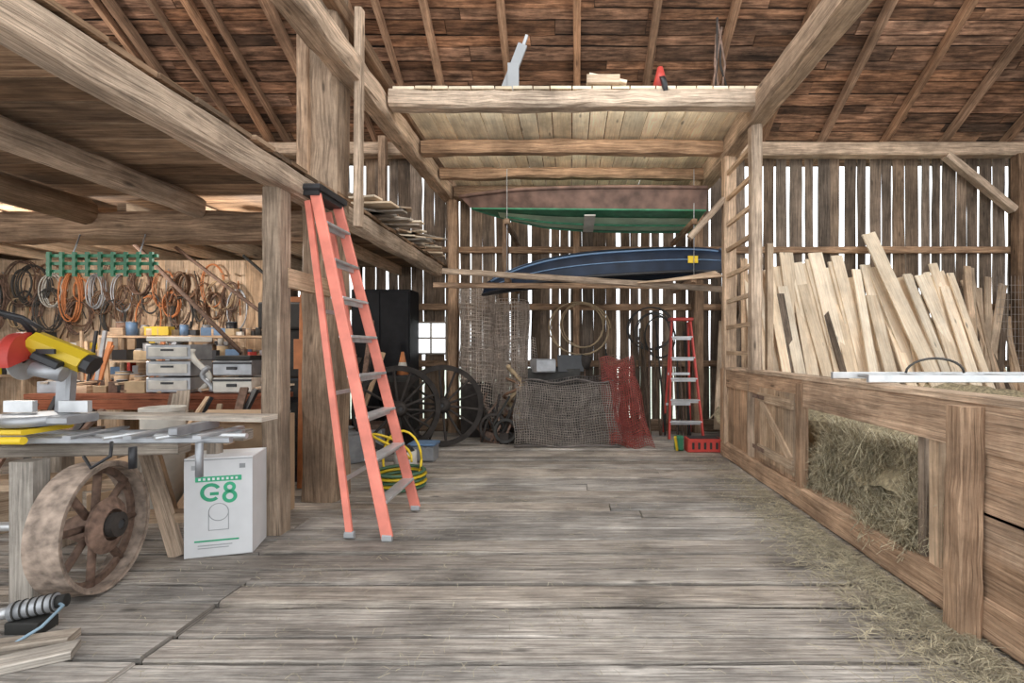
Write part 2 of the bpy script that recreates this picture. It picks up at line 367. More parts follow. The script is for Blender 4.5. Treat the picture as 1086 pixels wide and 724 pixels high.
for z in(.36,.9): b.beam((X-.06,5.0,z),(X-.06,5.3,z),.008,.04,'rust')
b.obj('door_1')
b=B(); b.beam((1.93,2.42,0),(1.95,2.42,1.12),.12,.12,'stall',jit=.007,seg=9,ch=.015); b.obj('stall_post')
b=B(); b.beam((2.05,2.72,.2),(2.05,2.72,.95),.07,.07,'oldpine'); b.beam((2.07,2.86,.2),(2.07,2.86,.9),.05,.05,'beamlt'); b.obj('stall_stud')
# hay
b=B()
def hayz(x,y): return .62+.12*math.sin(y*1.7+.6)*math.cos(x*1.1)+.07*math.sin(x*4+y*3)+.05*math.sin(y*11+x*7)+.10*min(1,(x-2.1))-.25*math.exp(-(x-2.12)/.12)
b.grid(lambda u,v:(2.15+u*4.2,1.4+v*6.2,hayz(2.15+u*4.2,1.4+v*6.2)+U(-.02,.02)),60,90,'hay')
def hx(y,z): return 2.15+.06*math.sin(y*5+z*7)+.04*math.sin(y*13-z*9)+.35*max(0,z-.2)
b.grid(lambda u,v:(hx(1.4+u*5,v*.72)+U(-.015,.015),1.4+u*5,v*.72),120,24,'hay')
def strand(b,p,l,w,m,flat=.5):
    a=U(0,6.28); d=V((math.cos(a),math.sin(a),U(-flat,flat))).normalized(); sd=d.cross(V((U(-.4,.4),U(-.4,.4),1))).normalized()*w; base=len(b.v); r=R.random()
    mid=p+V((U(-.01,.01),U(-.01,.01),U(0,.012)))
    for q in (p-d*l/2,mid,p+d*l/2): b.v.append(q-sd); b.v.append(q+sd)
    for k in (0,2): b.face([base+k,base+k+2,base+k+3,base+k+1],[(0,0)]*4,m,r)
for i in range(6000):
    x=2.2+abs(R.gauss(0,.5)); y=U(1.5,6.4); strand(b,V((x,y,hayz(x,y)+U(-.01,.05))),U(.06,.2),.0017,R.choice(['straw','straw2','hay']),.9)
for i in range(13000):
    y=U(2.5,4.3); z=U(.16,.75); strand(b,V((hx(y,z)-U(-.01,.09),y,z)),U(.07,.26),.0018,R.choice(['straw','straw','straw2','hay']),1.6)
b.obj('hay_pile')
b=B()
for i in range(7500):
    y=2.0+abs(R.gauss(0,1.8)); x=1.93-abs(R.gauss(0,.22))
    if y<6.6: strand(b,V((x,y,.006+U(0,.03)*(1 if x>1.7 else .3))),U(.03,.13),.0013,'straw' if R.random()<.6 else 'straw2',.15)
for i in range(4200):
    strand(b,V((U(-3.2,1.9),U(1.7,7.6),.006)),U(.02,.07),.001,'straw2' if R.random()<.7 else 'straw',.05)
for c in [(U(-2.5,1.5),U(2.4,7)) for k in range(26)]:
    for i in range(40): strand(b,V((c[0]+R.gauss(0,.12),c[1]+R.gauss(0,.06),.006)),U(.02,.07),.001,'straw2',.05)
b.obj('scattered_straw')

# ---------------------------------------------------------------- lumber leaning at back right
b=B()
def plank(xb,yb,xt,zt,w,m='pine',th=.028,yt=8.3,tw=0): b.beam((xb,yb,.1),(xt,yt,zt),w,th,m,up=(tw,1,0))
x=3.0
while x<6.45:
    t=(x-3.0)/3.4; lean=-.10+U(-.10,.12)-.38*t; zt=2.75+U(-.3,.2)+.12*math.sin(t*6)
    plank(x-lean*.6,7.45+U(-.1,.25),x+lean*.5,zt,U(.10,.24),R.choice(['pine','pine','oldpine']) if x<3.9 else 'pine',yt=8.22,tw=U(-.2,.2)); x+=U(.07,.14)
x=3.3
while x<6.4:
    lean=U(-.5,.2)*(x-2.6)/3; plank(x-lean*.6,7.2,x+lean*.5,U(2.0,2.75),U(.10,.22),'pine',yt=8.1,tw=U(-.15,.15)); x+=U(.14,.3)
plank(5.75,7.2,4.95,3.32,.22,'pine',yt=8.15)
plank(4.3,7.2,4.1,2.2,.09,'siding',yt=8.0); plank(3.5,7.3,3.42,2.3,.12,'siding',yt=8.0)
for i in range(16): plank(U(2.35,3.2),7.9,U(2.35,3.2),U(1.6,3.1),U(.05,.12),'oldpine' if R.random()<.7 else 'siding',yt=8.25)
for i in range(22): plank(6.3+U(0,.9),7.6,6.4+U(0,1.0),U(1.9,2.9),U(.05,.13),'oldpine' if R.random()<.7 else 'siding',yt=8.25)
b.obj('leaning_lumber_stack')
b=B(); 
for yy in (3.3,3.75): b.beam((2.0,yy,1.20),(4.6,yy,1.20),.03,.05,'alu',ch=.004)
for i in range(8): b.cyl((2.2+i*.32,3.3,1.2),(2.2+i*.32,3.75,1.2),.014,'alu',seg=8)
b.obj('aluminium_ladder')
b=B(); b.beam((4.5,3.1,1.13),(4.5,3.95,1.13),.09,.08,'oldpine')
for sy in(3.2,3.85):
    for sx in (-.25,.25): b.beam((4.5+sx,sy,0),(4.5+sx*.1,sy,1.12),.08,.04,'oldpine')
b.obj('sawhorse')
b=B(); b.tube([(2.75+.22*math.cos(t/12*3.1),3.7,1.21+.11*math.sin(t/12*3.14)+.01) for t in range(13)],.009,'cord_b'); b.obj('black_cable')
b=B()
for i in range(11): b.cyl((7.0+i*.06,8.05,.0),(7.0+i*.06,8.05,2.6),.003,'wire',seg=4)
for i in range(21): b.cyl((7.0,8.05,.05+i*.12),(7.62,8.05,.05+i*.12),.003,'wire',seg=4)
b.obj('wire_fence_panel')

# ---------------------------------------------------------------- ladders
def lad(b,A0,B0,A1,B1,n,railw,raild,mr,ms,stepd,out):
    A0,B0,A1,B1=map(V,(A0,B0,A1,B1))
    b.beam(A0,A1,railw,raild,mr,ch=.006,up=out); b.beam(B0,B1,railw,raild,mr,ch=.006,up=out)
    for i in range(n):
        t=(i+.8)/(n+.6); p=A0.lerp(A1,t); q=B0.lerp(B1,t)
        b.beam(p,q,stepd,.022,ms,ch=.004); b.beam(p-V((0,0,.025)),q-V((0,0,.025)),.02,.04,ms)
b=B()
out=V((1,0,.3))
lad(b,(-1.33,3.56,.03),(-1.34,4.24,.03),(-2.06,3.96,2.66),(-2.06,4.34,2.66),8,.03,.085,'orange','alu',.10,out)
b.beam((-1.63,3.62,.03),(-2.13,3.98,2.60),.03,.05,'orange',up=out,ch=.004); b.beam((-1.63,4.18,.03),(-2.13,4.32,2.60),.03,.05,'orange',up=out,ch=.004)
for t in (.15,.4,.65): 
    p=V((-1.63,3.62,.03)).lerp(V((-2.13,3.98,2.6)),t); q=V((-1.63,4.18,.03)).lerp(V((-2.13,4.32,2.6)),t); b.beam(p,q,.02,.03,'alu')
b.box((-2.08,4.15,2.70),(.16,.48,.05),'black',ch=.012); b.box((-2.08,4.15,2.66),(.13,.44,.05),'black')
for p in ((-1.33,3.56,.03),(-1.34,4.24,.03),(-1.63,3.62,.03),(-1.63,4.18,.03)): b.box(p,(.07,.04,.05),'greyink',ch=.01)
b.obj('orange_stepladder')
b=B()
lad(b,(1.50,7.45,.03),(2.02,7.45,.03),(1.60,7.78,1.85),(1.90,7.78,1.85),5,.03,.07,'red','alu',.09,V((0,-1,.2)))
b.beam((1.54,8.12,.03),(1.62,7.84,1.83),.03,.05,'red',up=(0,1,0)); b.beam((1.98,8.12,.03),(1.88,7.84,1.83),.03,.05,'red',up=(0,1,0))
b.box((1.75,7.8,1.87),(.36,.2,.05),'red',ch=.01); b.beam((1.56,8.02,.5),(1.96,8.02,.5),.02,.04,'alu'); b.beam((1.58,7.95,1.0),(1.93,7.95,1.0),.02,.04,'alu')
b.obj('red_stepladder')

# ---------------------------------------------------------------- boats
# flat-bottomed rowboat lying right way up on the rack, heeled a little towards the back wall
b=B(); x0,x1=-1.50,1.93; zb,zt=3.37,3.67
def bw(t): return .52*(1-(1-t)**3.2)*(1-.12*t*t)+.005
def hw(t,top): return (bw(t)+(.08 if top else 0)*min(1,t*4))
def zz(t,top,sd): return ((zt+.04*(1-t)**3) if top else zb+.16*(1-t)**3.2)-.085*(sd+1)*.5*min(1,t*3)
n=28; yc=7.44
def P(t,sd,top): return V((x0+(x1-x0)*t-(.18*(1-t) if top else 0),yc+sd*hw(t,top),zz(t,top,sd)))
for sd in (-1,1):
    b.grid(lambda u,v:P(u,sd,0).lerp(P(u,sd,1),v),n,3,'maroon',sm=True)
    b.tube([P(i/n,sd,1) for i in range(n+1)],.028,'maroon'); b.tube([P(i/n,sd,0) for i in range(n+1)],.016,'boatdark')
b.grid(lambda u,v:P(u,-1,0).lerp(P(u,1,0),v),n,6,'boatdark',sm=True)
b.grid(lambda u,v:P(.12+u*.84,-1,0).lerp(P(.12+u*.84,1,0),.30+v*.58)+V((0,0,-.012)),n,3,'boatgreen',sm=True)
b.grid(lambda u,v:P(1,-1,u).lerp(P(1,1,u),v),2,2,'boatgreen',sm=False)
b.tube([P(t/20,-1,0).lerp(P(t/20,1,0),.6)+V((0,0,-.025)) for t in range(3,21)],.016,'boatdark',seg=5)
q=P(.52,0,0); b.beam((.28,7.05,zb-.045),(.28,7.8,zb-.10),.16,.02,'cord_w')
b.obj('green_rowboat')
b=B()
def cf(u,v):
    t=2*u*.80-1; c=V((.92,7.4,2.47)); L=2.25
    wd=.42*(1-abs(t)**2.4)+.01; a=(v-.5)*math.pi; dd=.43*(1-.55*abs(t)**3)
    x=t*L*(1-.03*math.cos(a)); return c+V((x,wd*math.copysign(abs(math.sin(a))**.75,math.sin(a)),dd*abs(math.cos(a))**.75-.13*abs(t)**3+x*.055))
b.grid(cf,40,16,'blue')
for v in (0,1): b.tube([cf(i/40,v) for i in range(41)],.022,'black')
b.tube([cf(i/40,.10)+V((0,-.006,0)) for i in range(1,40)],.008,'lblue'); b.tube([cf(i/40,.26)+V((0,-.006,.004)) for i in range(1,40)],.014,'lblue'); b.tube([cf(i/40,.5)+V((0,0,.004)) for i in range(1,40)],.010,'lblue')
b.tube([cf(1,v/16) for v in range(17)],.018,'lblue')
b.box((1.75,7.01,2.68),(.14,.02,.10),'yellow')
b.obj('blue_canoe')
b=B(); b.beam((-1.8,6.9,2.50),(2.1,6.6,2.20),.07,.08,'beamlt',jit=.004,seg=8,ch=.015); b.obj('long_pole')
b=B()
for xx in (-.9,1.75):
    b.beam((xx,6.95,2.38),(xx,BW-.1,2.38),.07,.07,'beam'); b.beam((xx,6.9,3.20),(xx,BW-.1,3.20),.07,.07,'beam')
    b.cyl((xx,6.95,2.41),(xx,6.95,3.95),.006,'steel',seg=6)
b.beam((-1.95,7.0,2.31),(2.0,7.0,2.29),.08,.07,'beam',jit=.004,seg=8,ch=.01)
b.obj('boat_rack')
b=B(); 
for i in range(5): b.beam((.9+i*.12,6.62,2.29+i*.012),(2.0,6.45+i*.1,2.36+i*.03),.09,.02,'oldpine')
b.obj('short_boards')

# ---------------------------------------------------------------- wagon wheels
def spoked(b,c,axis,Rr,wd,th,sp,hub,mr,ms,mt=None,flat=True,hl=.22,sw=.04):
    ax=V(axis).normalized(); c=V(c)
    b.revolve(c,ax,[(Rr-th,-wd/2),(Rr,-wd/2),(Rr,wd/2),(Rr-th,wd/2)],mr,48)
    b.revolve(c,ax,[(Rr,-wd/2-.004),(Rr+.012,-wd/2-.004),(Rr+.012,wd/2+.004),(Rr,wd/2+.004)],mt or mr,48)
    b.revolve(c,ax,[(.025,-hl/2),(hub*.6,-hl/2),(hub,-hl/5),(hub,hl/5),(hub*.6,hl/2),(.025,hl/2)],ms,20,sm=True)
    b.cyl(c-ax*hl*.52,c+ax*hl*.52,.026,'black',seg=10)
    a=ax.cross(V((0,0,1))).normalized(); u=a.cross(ax)
    for i in range(sp):
        t=2*math.pi*i/sp+.13; d=a*math.cos(t)+u*math.sin(t); p,q=c+d*hub*.8,c+d*(Rr-th*.7)
        if flat: b.beam(p,q,sw,sw*1.2,ms,ch=.008,up=ax)
        else: b.cyl(p,q,.02,ms,seg=8)
b=B(); spoked(b,(-1.84,7.05,.59),(.18,-1,.06),.57,.055,.06,14,.11,'iron','iron','iron',sw=.032); b.obj('wagon_wheel')
b=B(); spoked(b,(-2.32,6.60,.595),(.7,-1,.08),.57,.055,.06,14,.11,'iron','iron','iron',sw=.032); b.obj('wagon_wheel')
b=B(); wc=V((-2.76,2.84,.375)); ax=V((.97,.20,.02)).normalized()
spoked(b,wc,ax,.355,.15,.018,8,.085,'rustlt','rust','rustlt',flat=False,hl=.26)
b.revolve(wc,ax,[(.30,-.012),(.338,-.012),(.338,.012),(.30,.012)],'rust',40)
b.revolve(wc+ax*.07,ax,[(.09,-.02),(.15,-.02),(.16,.0),(.09,.03)],'rust',24); b.revolve(wc+ax*.11,ax,[(.03,-.02),(.07,-.02),(.07,.02),(.03,.03)],'iron',24); b.obj('cast_iron_wheel')

# ---------------------------------------------------------------- saw bench with stand
b=B()
b.beam((-3.02,2.74,0),(-3.02,2.74,.78),.13,.11,'grey',ch=.01); b.beam((-3.65,3.5,0),(-3.65,3.5,.78),.13,.11,'grey',ch=.01); b.beam((-2.55,3.5,0),(-2.5,3.45,.78),.08,.07,'grey',ch=.01)
b.beam((-3.9,2.90,.79),(-2.4,3.05,.79),.12,.07,'grey',ch=.01); b.beam((-3.9,3.4,.79),(-2.3,3.5,.79),.12,.07,'grey',ch=.01)
b.cyl((-3.6,2.80,.38),(-2.75,2.845,.38),.026,'alu',seg=12); b.beam((-3.7,3.3,.25),(-2.6,3.4,.25),.12,.06,'oldpine')
b.beam((-3.8,3.1,.55),(-3.1,3.2,.55),.3,.04,'oldpine')
b.obj('saw_bench')
b=B()
for yy in (2.86,3.12): b.beam((-3.75,yy,.865),(-2.0-.1*(yy>3),yy+.03,.865),.035,.035,'steel',ch=.006)
b.cyl((-3.7,2.96,.87),(-1.98,3.0,.87),.016,'alu',seg=10)
for x in (-3.6,-2.9,-2.55,-2.15): b.beam((x,2.82,.89),(x,3.2,.89),.05,.02,'steel',ch=.004); 
b.box((-3.25,2.95,.92),(.22,.3,.03),'yellow',ch=.01); b.box((-2.28,2.98,.925),(.05,.34,.05),'steel',ch=.008)
b.cyl((-3.35,2.78,.88),(-3.1,2.78,.88),.022,'yellow'); b.cyl((-2.5,2.80,.84),(-2.5,2.80,.72),.02,'black'); b.cyl((-2.15,2.84,.86),(-2.15,2.84,.66),.02,'steel')
b.tube([(-2.62,2.8,.87),(-2.58,2.75,.80),(-2.66,2.72,.74),(-2.72,2.74,.80)],.009,'black')
for x in (-2.7,-2.4): b.cyl((x,2.83,.885),(x+.16,3.16,.885),.012,'alu',seg=8)
b.obj('saw_stand_rails')
b=B(); b.beam((-3.6,3.28,.965),(-1.9,3.1,.965),.14,.03,'grey',jit=.002,seg=6); b.obj('support_plank')
b=B(); sc=V((-3.24,2.98,.945))
b.cyl(sc,sc+V((0,0,.06)),.16,'steel',seg=32); b.box(sc+V((0,.02,.03)),(.52,.2,.05),'steel',ch=.01); b.box(sc+V((-.17,.06,.10)),(.18,.03,.07),'alu'); b.box(sc+V((.17,.06,.10)),(.18,.03,.07),'alu')
b.beam(sc+V((0,.16,.05)),sc+V((-.02,.2,.34)),.09,.07,'steel',ch=.015)
side=V((1,.25,0)).normalized(); bc=sc+V((-.04,-.04,.40))
b.revolve(bc,side,[(.03,-.003),(.13,-.003),(.13,.003),(.03,.003)],'alu',48)
b.revolve(bc,side,[(.02,-.035),(.15,-.035),(.155,-.02),(.155,.03),(.02,.035)],'red',28,arc=.6,start=-.35)
b.revolve(bc+side*(-.035),side,[(.0,-.02),(.07,-.02),(.075,.02),(.0,.02)],'rubber',24)
q=bc+side*.05
b.beam(q+V((-.03,.03,.10)),q+V((.22,.10,-.03)),.14,.13,'yellow',ch=.04); b.beam(q+V((.20,.095,-.02)),q+V((.26,.11,-.05)),.12,.11,'black',ch=.03)
b.beam(q+V((.04,-.03,.02)),q+V((.16,.0,-.045)),.06,.05,'black',ch=.01); b.cyl(q+V((.02,-.02,-.06)),q+V((.16,.02,-.10)),.045,'steel',seg=16)
b.box(q+V((.11,-.035,.04)),(.11,.012,.03),'black')
b.tube([bc+V(p) for p in ((.02,.05,.13),(.0,.0,.22),(-.06,-.1,.28),(-.16,-.16,.27),(-.2,-.16,.21))],.018,'black',seg=8); b.tube([bc+V(p) for p in ((.02,.05,.13),(.08,.02,.18),(.06,-.06,.24),(-.06,-.1,.28))],.013,'black',seg=8)
b.obj('mitre_saw')
b=B(); b.beam((-3.35,3.75,.72),(-2.6,3.75,.72),.09,.09,'oldpine')
for x in (-3.25,-2.78):
    for s in (-1,1): b.beam((x+.06,3.75+s*.2,0),(x,3.75+s*.03,.72),.09,.04,'oldpine' if s>0 else 'grey')
b.beam((-2.66,3.32,0.0),(-2.9,3.35,.72),.10,.035,'beamlt',up=(0,1,0))
b.obj('sawhorse')
# white carton with print
b=B(); cc0=V((-2.42,3.46,0)); hw_=.40
b.box((0,0,.33),(hw_,.30,.66),'white',ch=.005); b.box((0,0,.664),(hw_,.30,.006),'white'); b.box((0,-.151,.655),(hw_,.002,.004),'greyink')
b.box((0,-.1515,.525),(.27,.003,.035),'ink')
for i in range(9): b.box((-.11+i*.027,-.1535,.525),(.014,.002,.016),'white')
def ring(cx,cz,r,w,m,arc=1.0,st=0): b.revolve((cx,-.152,cz),(0,1,0),[(r-w,-.0015),(r,-.0015),(r,.0015),(r-w,.0015)],m,30,arc=arc,start=st)
ring(-.045,.435,.062,.022,'ink',.78,.55); b.box((-.025,-.152,.425),(.05,.003,.02),'ink')
ring(.065,.464,.036,.02,'ink'); ring(.065,.402,.044,.022,'ink')
b.revolve((0,-.152,.30),(0,1,0),[(.056,-.001),(.060,-.001),(.060,.001),(.056,.001)],'greyink',30); b.box((-.058,-.152,.24),(.004,.002,.12),'greyink'); b.box((.058,-.152,.24),(.004,.002,.12),'greyink'); b.box((0,-.152,.18),(.12,.002,.004),'greyink')
b.box((-.01,-.152,.11),(.26,.003,.010),'ink'); b.box((-.02,-.152,.08),(.2,.003,.006),'greyink'); b.box((-.03,-.152,.062),(.18,.003,.005),'greyink')
for sx in (-.14,.14): b.box((sx,-.152,.605),(.035,.003,.03),'greyink')
rot=Matrix.Rotation(.28,3,'Z'); b.xf(lambda p:rot@p+cc0); b.obj('white_carton')
b=B(); b.box((-2.68,4.12,.42),(.5,.4,.84),'card',ch=.004); b.box((-2.68,3.90,.87),(.5,.16,.012),'card',tilt=(0,-.5,1)); b.obj('cardboard_box')
b=B(); b.cyl((-3.45,4.15,.0),(-3.45,4.15,.88),.15,'cord_w',seg=24); b.revolve((-3.45,4.15,.88),(0,0,1),[(.13,0),(.16,0),(.16,.03),(.13,.03)],'cord_w',24); b.obj('white_drum')

# ---------------------------------------------------------------- work bench + clutter
b=B(); b.box((-4.15,5.15,.93),(2.5,.62,.05),'redwood'); b.box((-4.15,5.15,.35),(2.4,.55,.03),'oldpine')
for x in (-5.3,-4.15,-3.0):
    for y in (4.9,5.4): b.beam((x,y,0),(x,y,.9),.09,.09,'oldpine')
b.beam((-5.35,4.86,.85),(-2.95,4.86,.85),.03,.1,'redwood'); b.obj('work_bench')
b=B()
for i in range(3):
    z=1.04+i*.165; b.box((-4.02,5.05,z),(.44,.3,.15),'steel',ch=.008); b.box((-4.02,4.895,z),(.38,.012,.09),'cord_w',ch=.004)
    b.box((-4.02,4.885,z+.02),(.12,.012,.02),'black'); 
b.box((-4.02,5.05,1.50),(.44,.3,.05),'cord_w',ch=.01); b.obj('parts_organizer')
b=B()
for i in range(2):
    z=1.04+i*.17; b.box((-3.36,5.02,z),(.38,.3,.15),'steel' if i else 'cord_w',ch=.012); b.box((-3.36,4.865,z+.05),(.38,.012,.02),'black'); b.box((-3.36,4.86,z),(.09,.02,.03),'black')
b.box((-3.36,5.0,1.31),(.34,.25,.05),'rubber',ch=.01)
b.obj('tool_case')
b=B(); b.tube([(-3.72+.09*math.sin(t*.35),4.93,.98+.028*t) for t in range(16)],.028,'cord_w',seg=8); b.tube([(-3.63+.05*math.sin(t*.5+1),4.90,.98+.022*t) for t in range(12)],.025,'steel',seg=8); b.obj('coiled_hose')
cols=['card','cord_w','yellow','red','steel','oldpine','card','black','rubber','oldpine','lblue','cord_t','steel','rust','cord_w','pine','cord_t']
def junk(b,x,y,z,s,m):
    if R.random()<.4: b.cyl((x,y,z),(x,y,z+s*1.3),s*.45,m,seg=14); b.cyl((x,y,z+s*1.3),(x,y,z+s*1.36),s*.47,'steel',seg=14)
    else: b.box((x,y,z+s*.4),(s*1.3,s,s*.8),m,rz=U(-.5,.5),ch=.004)
b=B()
for i in range(150):
    x=U(-5.35,-4.3) if i%2 else U(-5.3,-3.0); y=U(4.95,5.42) if i%2 else U(5.25,5.42); junk(b,x,y,.956 if i<110 else .366,U(.04,.15),R.choice(cols))
for i in range(12): 
    x=U(-5.3,-3.0); b.beam((x,4.9,.97+i*.008),(x+U(-.5,.5),5.4,1.0+i*.01),U(.03,.08),.02,R.choice(['oldpine','grey','pine']))
for i in range(14): x=U(-5.3,-4.3); b.beam((x,5.2,.97),(x+U(-.2,.2),5.3,1.0+U(.3,.6)),U(.02,.05),.02,R.choice(['oldpine','rust','steel','black','cord_o']))
b.obj('bench_clutter')
b=B()
for z in (.9,1.25,1.55): b.box((-4.6,6.1,z),(2.2,.35,.025),'oldpine')
for x in (-5.7,-4.6,-3.5): b.beam((x,6.26,0),(x,6.26,1.57),.04,.04,'oldpine'); b.beam((x,5.95,0),(x,5.95,1.57),.04,.04,'oldpine')
for z in (.915,1.265,1.565):
    for i in range(38):
        s=U(.05,.17) if z<1.5 else U(.05,.14); junk(b,U(-5.65,-3.55),U(5.97,6.22),z,s,R.choice(cols))
b.obj('storage_shelves_with_jars')
b=B()
for i in range(16):
    x=U(-5.2,-3.6); y=U(3.7,4.6); s=U(.2,.45); b.box((x,y,s/2),(s,s*.8,s),R.choice(['rubber','card','steel','grey','oldpine']),rz=U(0,3),ch=.01)
for i in range(18): x=U(-5.0,-2.9); b.beam((x,U(3.9,4.3),0),(x+U(-.3,.3),4.7,U(.6,1.05)),U(.04,.1),.03,R.choice(['oldpine','grey','rust','black']))
b.obj('scrap_pile')
TW=6.75
b=B(); x=-8.9
while x<-4.35: w=U(.16,.26); b.beam((x+w/2,TW,0),(x+w/2,TW,2.62),w-.004,.025,'oldpine'); x+=w
b.obj('wall_tools')
b=B()
for z in (1.05,1.38): b.box((-6.6,TW-.17,z),(4.3,.3,.03),'oldpine')
for x in (-8.6,-7.2,-5.9,-4.6): b.beam((x,TW-.18,0),(x,TW-.18,1.4),.05,.25,'oldpine')
b.obj('wall_shelf')
b=B()
for z in (1.065,1.395):
    x=-8.5
    while x<-4.5:
        s=U(.05,.16); m=R.choice(cols); h=U(.08,.24)
        if R.random()<.5: b.cyl((x,TW-.2,z),(x,TW-.2,z+h),s*.45,m,seg=16); b.cyl((x,TW-.2,z+h),(x,TW-.2,z+h*1.08),s*.38,'cord_w',seg=12)
        else: b.box((x,TW-.2,z+h/2),(s,U(.1,.2),h),m,ch=.004)
        x+=s+U(.0,.03)
b.obj('shelf_cans_and_boxes')
b=B()
def coil(c,rx,rz,r,m,turns=3):
    c=V(c); pts=[]; n=int(26*turns); ph=U(0,6); w=U(.02,.06)
    for i in range(n):
        t=2*math.pi*i/26; k=1+w*math.sin(t*.37+ph)+.03*math.sin(t*2.2+ph); pts.append(c+V((rx*k*math.cos(t),-.01-.02*math.sin(t*.5)-i*.0007,rz*k*math.sin(t))))
    b.tube(pts,r,m,seg=5)
cc=['cord_o','cord_t','cord_b','cord_br','cord_w','cord_t','cord_b','cord_br','rust','cord_br','rust','steel']
x=-8.2
while x<-4.5:
    for zc in (2.25,1.95):
        rr=U(.12,.27); coil((x+U(-.1,.1),TW-.07,zc+U(-.15,.08)),rr*U(.4,.9),rr*U(.9,1.3),U(.005,.011),R.choice(cc),R.choice([2,3,4,5]))
    b.cyl((x,TW,2.4),(x,TW-.13,2.42),.012,'oldpine',seg=6)
    x+=U(.10,.2)
for i in range(60):
    x=U(-8,-4.5); z=U(1.85,2.5); b.tube([(x,TW-.05,z),(x+U(-.06,.06),TW-.05,z-.2),(x+U(-.1,.1),TW-.04,z-U(.3,.5))],.007,R.choice(cc),seg=5)
b.obj('hanging_hoses_and_cords')
b=B()
for z in (2.10,2.17,2.24): b.beam((-4.72,4.42,z),(-3.72,4.42,z),.02,.028,'green')
for i in range(9): b.beam((-4.68+i*.115,4.40,2.05),(-4.68+i*.115,4.40,2.27),.03,.02,'green')
for x in (-4.5,-3.9): b.cyl((x,4.43,2.24),(x,4.5,2.45),.006,'steel',seg=5)
b.obj('green_seed_rack')
b=B(); b.cyl((-5.0,5.6,2.62),(-3.75,5.6,1.35),.025,'rust',seg=8); b.cyl((-4.75,5.9,2.62),(-3.6,5.9,1.75),.022,'rust',seg=8); b.cyl((-4.2,6.3,2.6),(-3.4,6.3,1.9),.02,'rubber',seg=8); b.beam((-3.75,5.62,0),(-3.75,5.62,1.4),.06,.06,'rust'); b.obj('pipe_brace')

# ---------------------------------------------------------------- middle-left clutter behind post
b=B(); b.box((-2.99,7.95,1.17),(.92,.45,2.34),'matblack',ch=.01)
for sx in(-.23,.23): b.box((-2.99+sx,7.715,1.2),(.43,.02,2.2),'matblack',ch=.006)
for sx in(-.04,.04): b.box((-2.99+sx,7.69,1.2),(.015,.03,.2),'steel')
b.obj('black_cabinet')
b=B(); b.box((-2.52,7.35,.5),(.4,.35,1.0),'rubber',ch=.01)
for z in (.2,.5,.8): b.box((-2.52,7.165,z),(.38,.02,.24),'iron')
b.obj('parts_cabinet')
b=B(); b.box((-2.5,7.3,1.01),(.24,.24,.015),'black'); b.cyl((-2.5,7.3,1.015),(-2.5,7.3,1.36),.09,'cord_o',r1=.02,seg=20); b.revolve((-2.5,7.3,1.15),(0,0,1),[(.06,0),(.064,0),(.048,.07),(.044,.07)],'cord_w',20); b.obj('traffic_cone')
b=B()
for i in range(5): b.revolve((-1.72,4.95,.03+.035*i),(0,0,1),[(.21+.01*(i%2),-.0),(.235,-.017),(.255+.01*(i%2),0),(.235,.017)],'yellow' if i%2 else 'cord_g',30,sm=True)
b.tube([(-1.82+.2*math.cos(t*.4),5.0+.1*math.sin(t*.4),.25+.28*abs(math.sin(t*.2))) for t in range(16)],.014,'yellow'); b.tube([(-1.75+.20*math.cos(t*.3),5.1,.25+.30*math.sin(t*.3)) for t in range(22)],.013,'yellow'); b.obj('yellow_hose_coil')
b=B()
b.cyl((-1.85,5.5,0),(-1.85,5.5,.26),.13,'cord_w',r1=.12,seg=20); b.cyl((-1.85,5.5,.26),(-1.85,5.5,.32),.10,'black',r1=.05,seg=16); b.obj('gas_can')
b=B(); b.box((-1.85,6.2,.10),(.30,.25,.20),'steel',ch=.02); b.box((-1.85,6.2,.21),(.33,.28,.03),'lblue',ch=.01); b.obj('storage_tub')
b=B()
b.box((-3.0,5.4,.55),(.5,.5,1.1),'black',ch=.01); b.box((-2.98,5.3,1.35),(.42,.36,.5),'rubber',ch=.02); b.box((-3.0,5.3,1.75),(.5,.4,.28),'rubber',ch=.02)
for z in (.25,.5,.75,.98): b.box((-3.0,5.14,z),(.42,.02,.18),'rubber',ch=.004); b.box((-3.0,5.125,z),(.15,.02,.02),'steel')
b.obj('tool_chest')
b=B(); b.beam((-2.72,4.95,0),(-2.72,5.0,1.95),.06,.06,'cord_o',ch=.01); b.beam((-2.85,4.95,1.9),(-2.6,4.95,1.9),.05,.05,'cord_o'); b.beam((-2.72,4.93,1.2),(-2.72,4.93,1.5),.12,.03,'cord_o',ch=.01); b.obj('orange_jack')
b=B()
for i in range(22):
    x=U(-3.7,-2.6); y=U(5.8,7.0); s=U(.15,.4); b.box((x,y,s/2),(s,s*.8,s),R.choice(['rust','rubber','card','steel','grey','iron']),rz=U(0,3),ch=.01)
for i in range(12): x=U(-3.7,-2.7); b.beam((x,6.4,0),(x+U(-.3,.3),6.9,U(1.0,2.0)),.06,.03,R.choice(['rust','iron','oldpine']))
b.obj('stored_boxes')

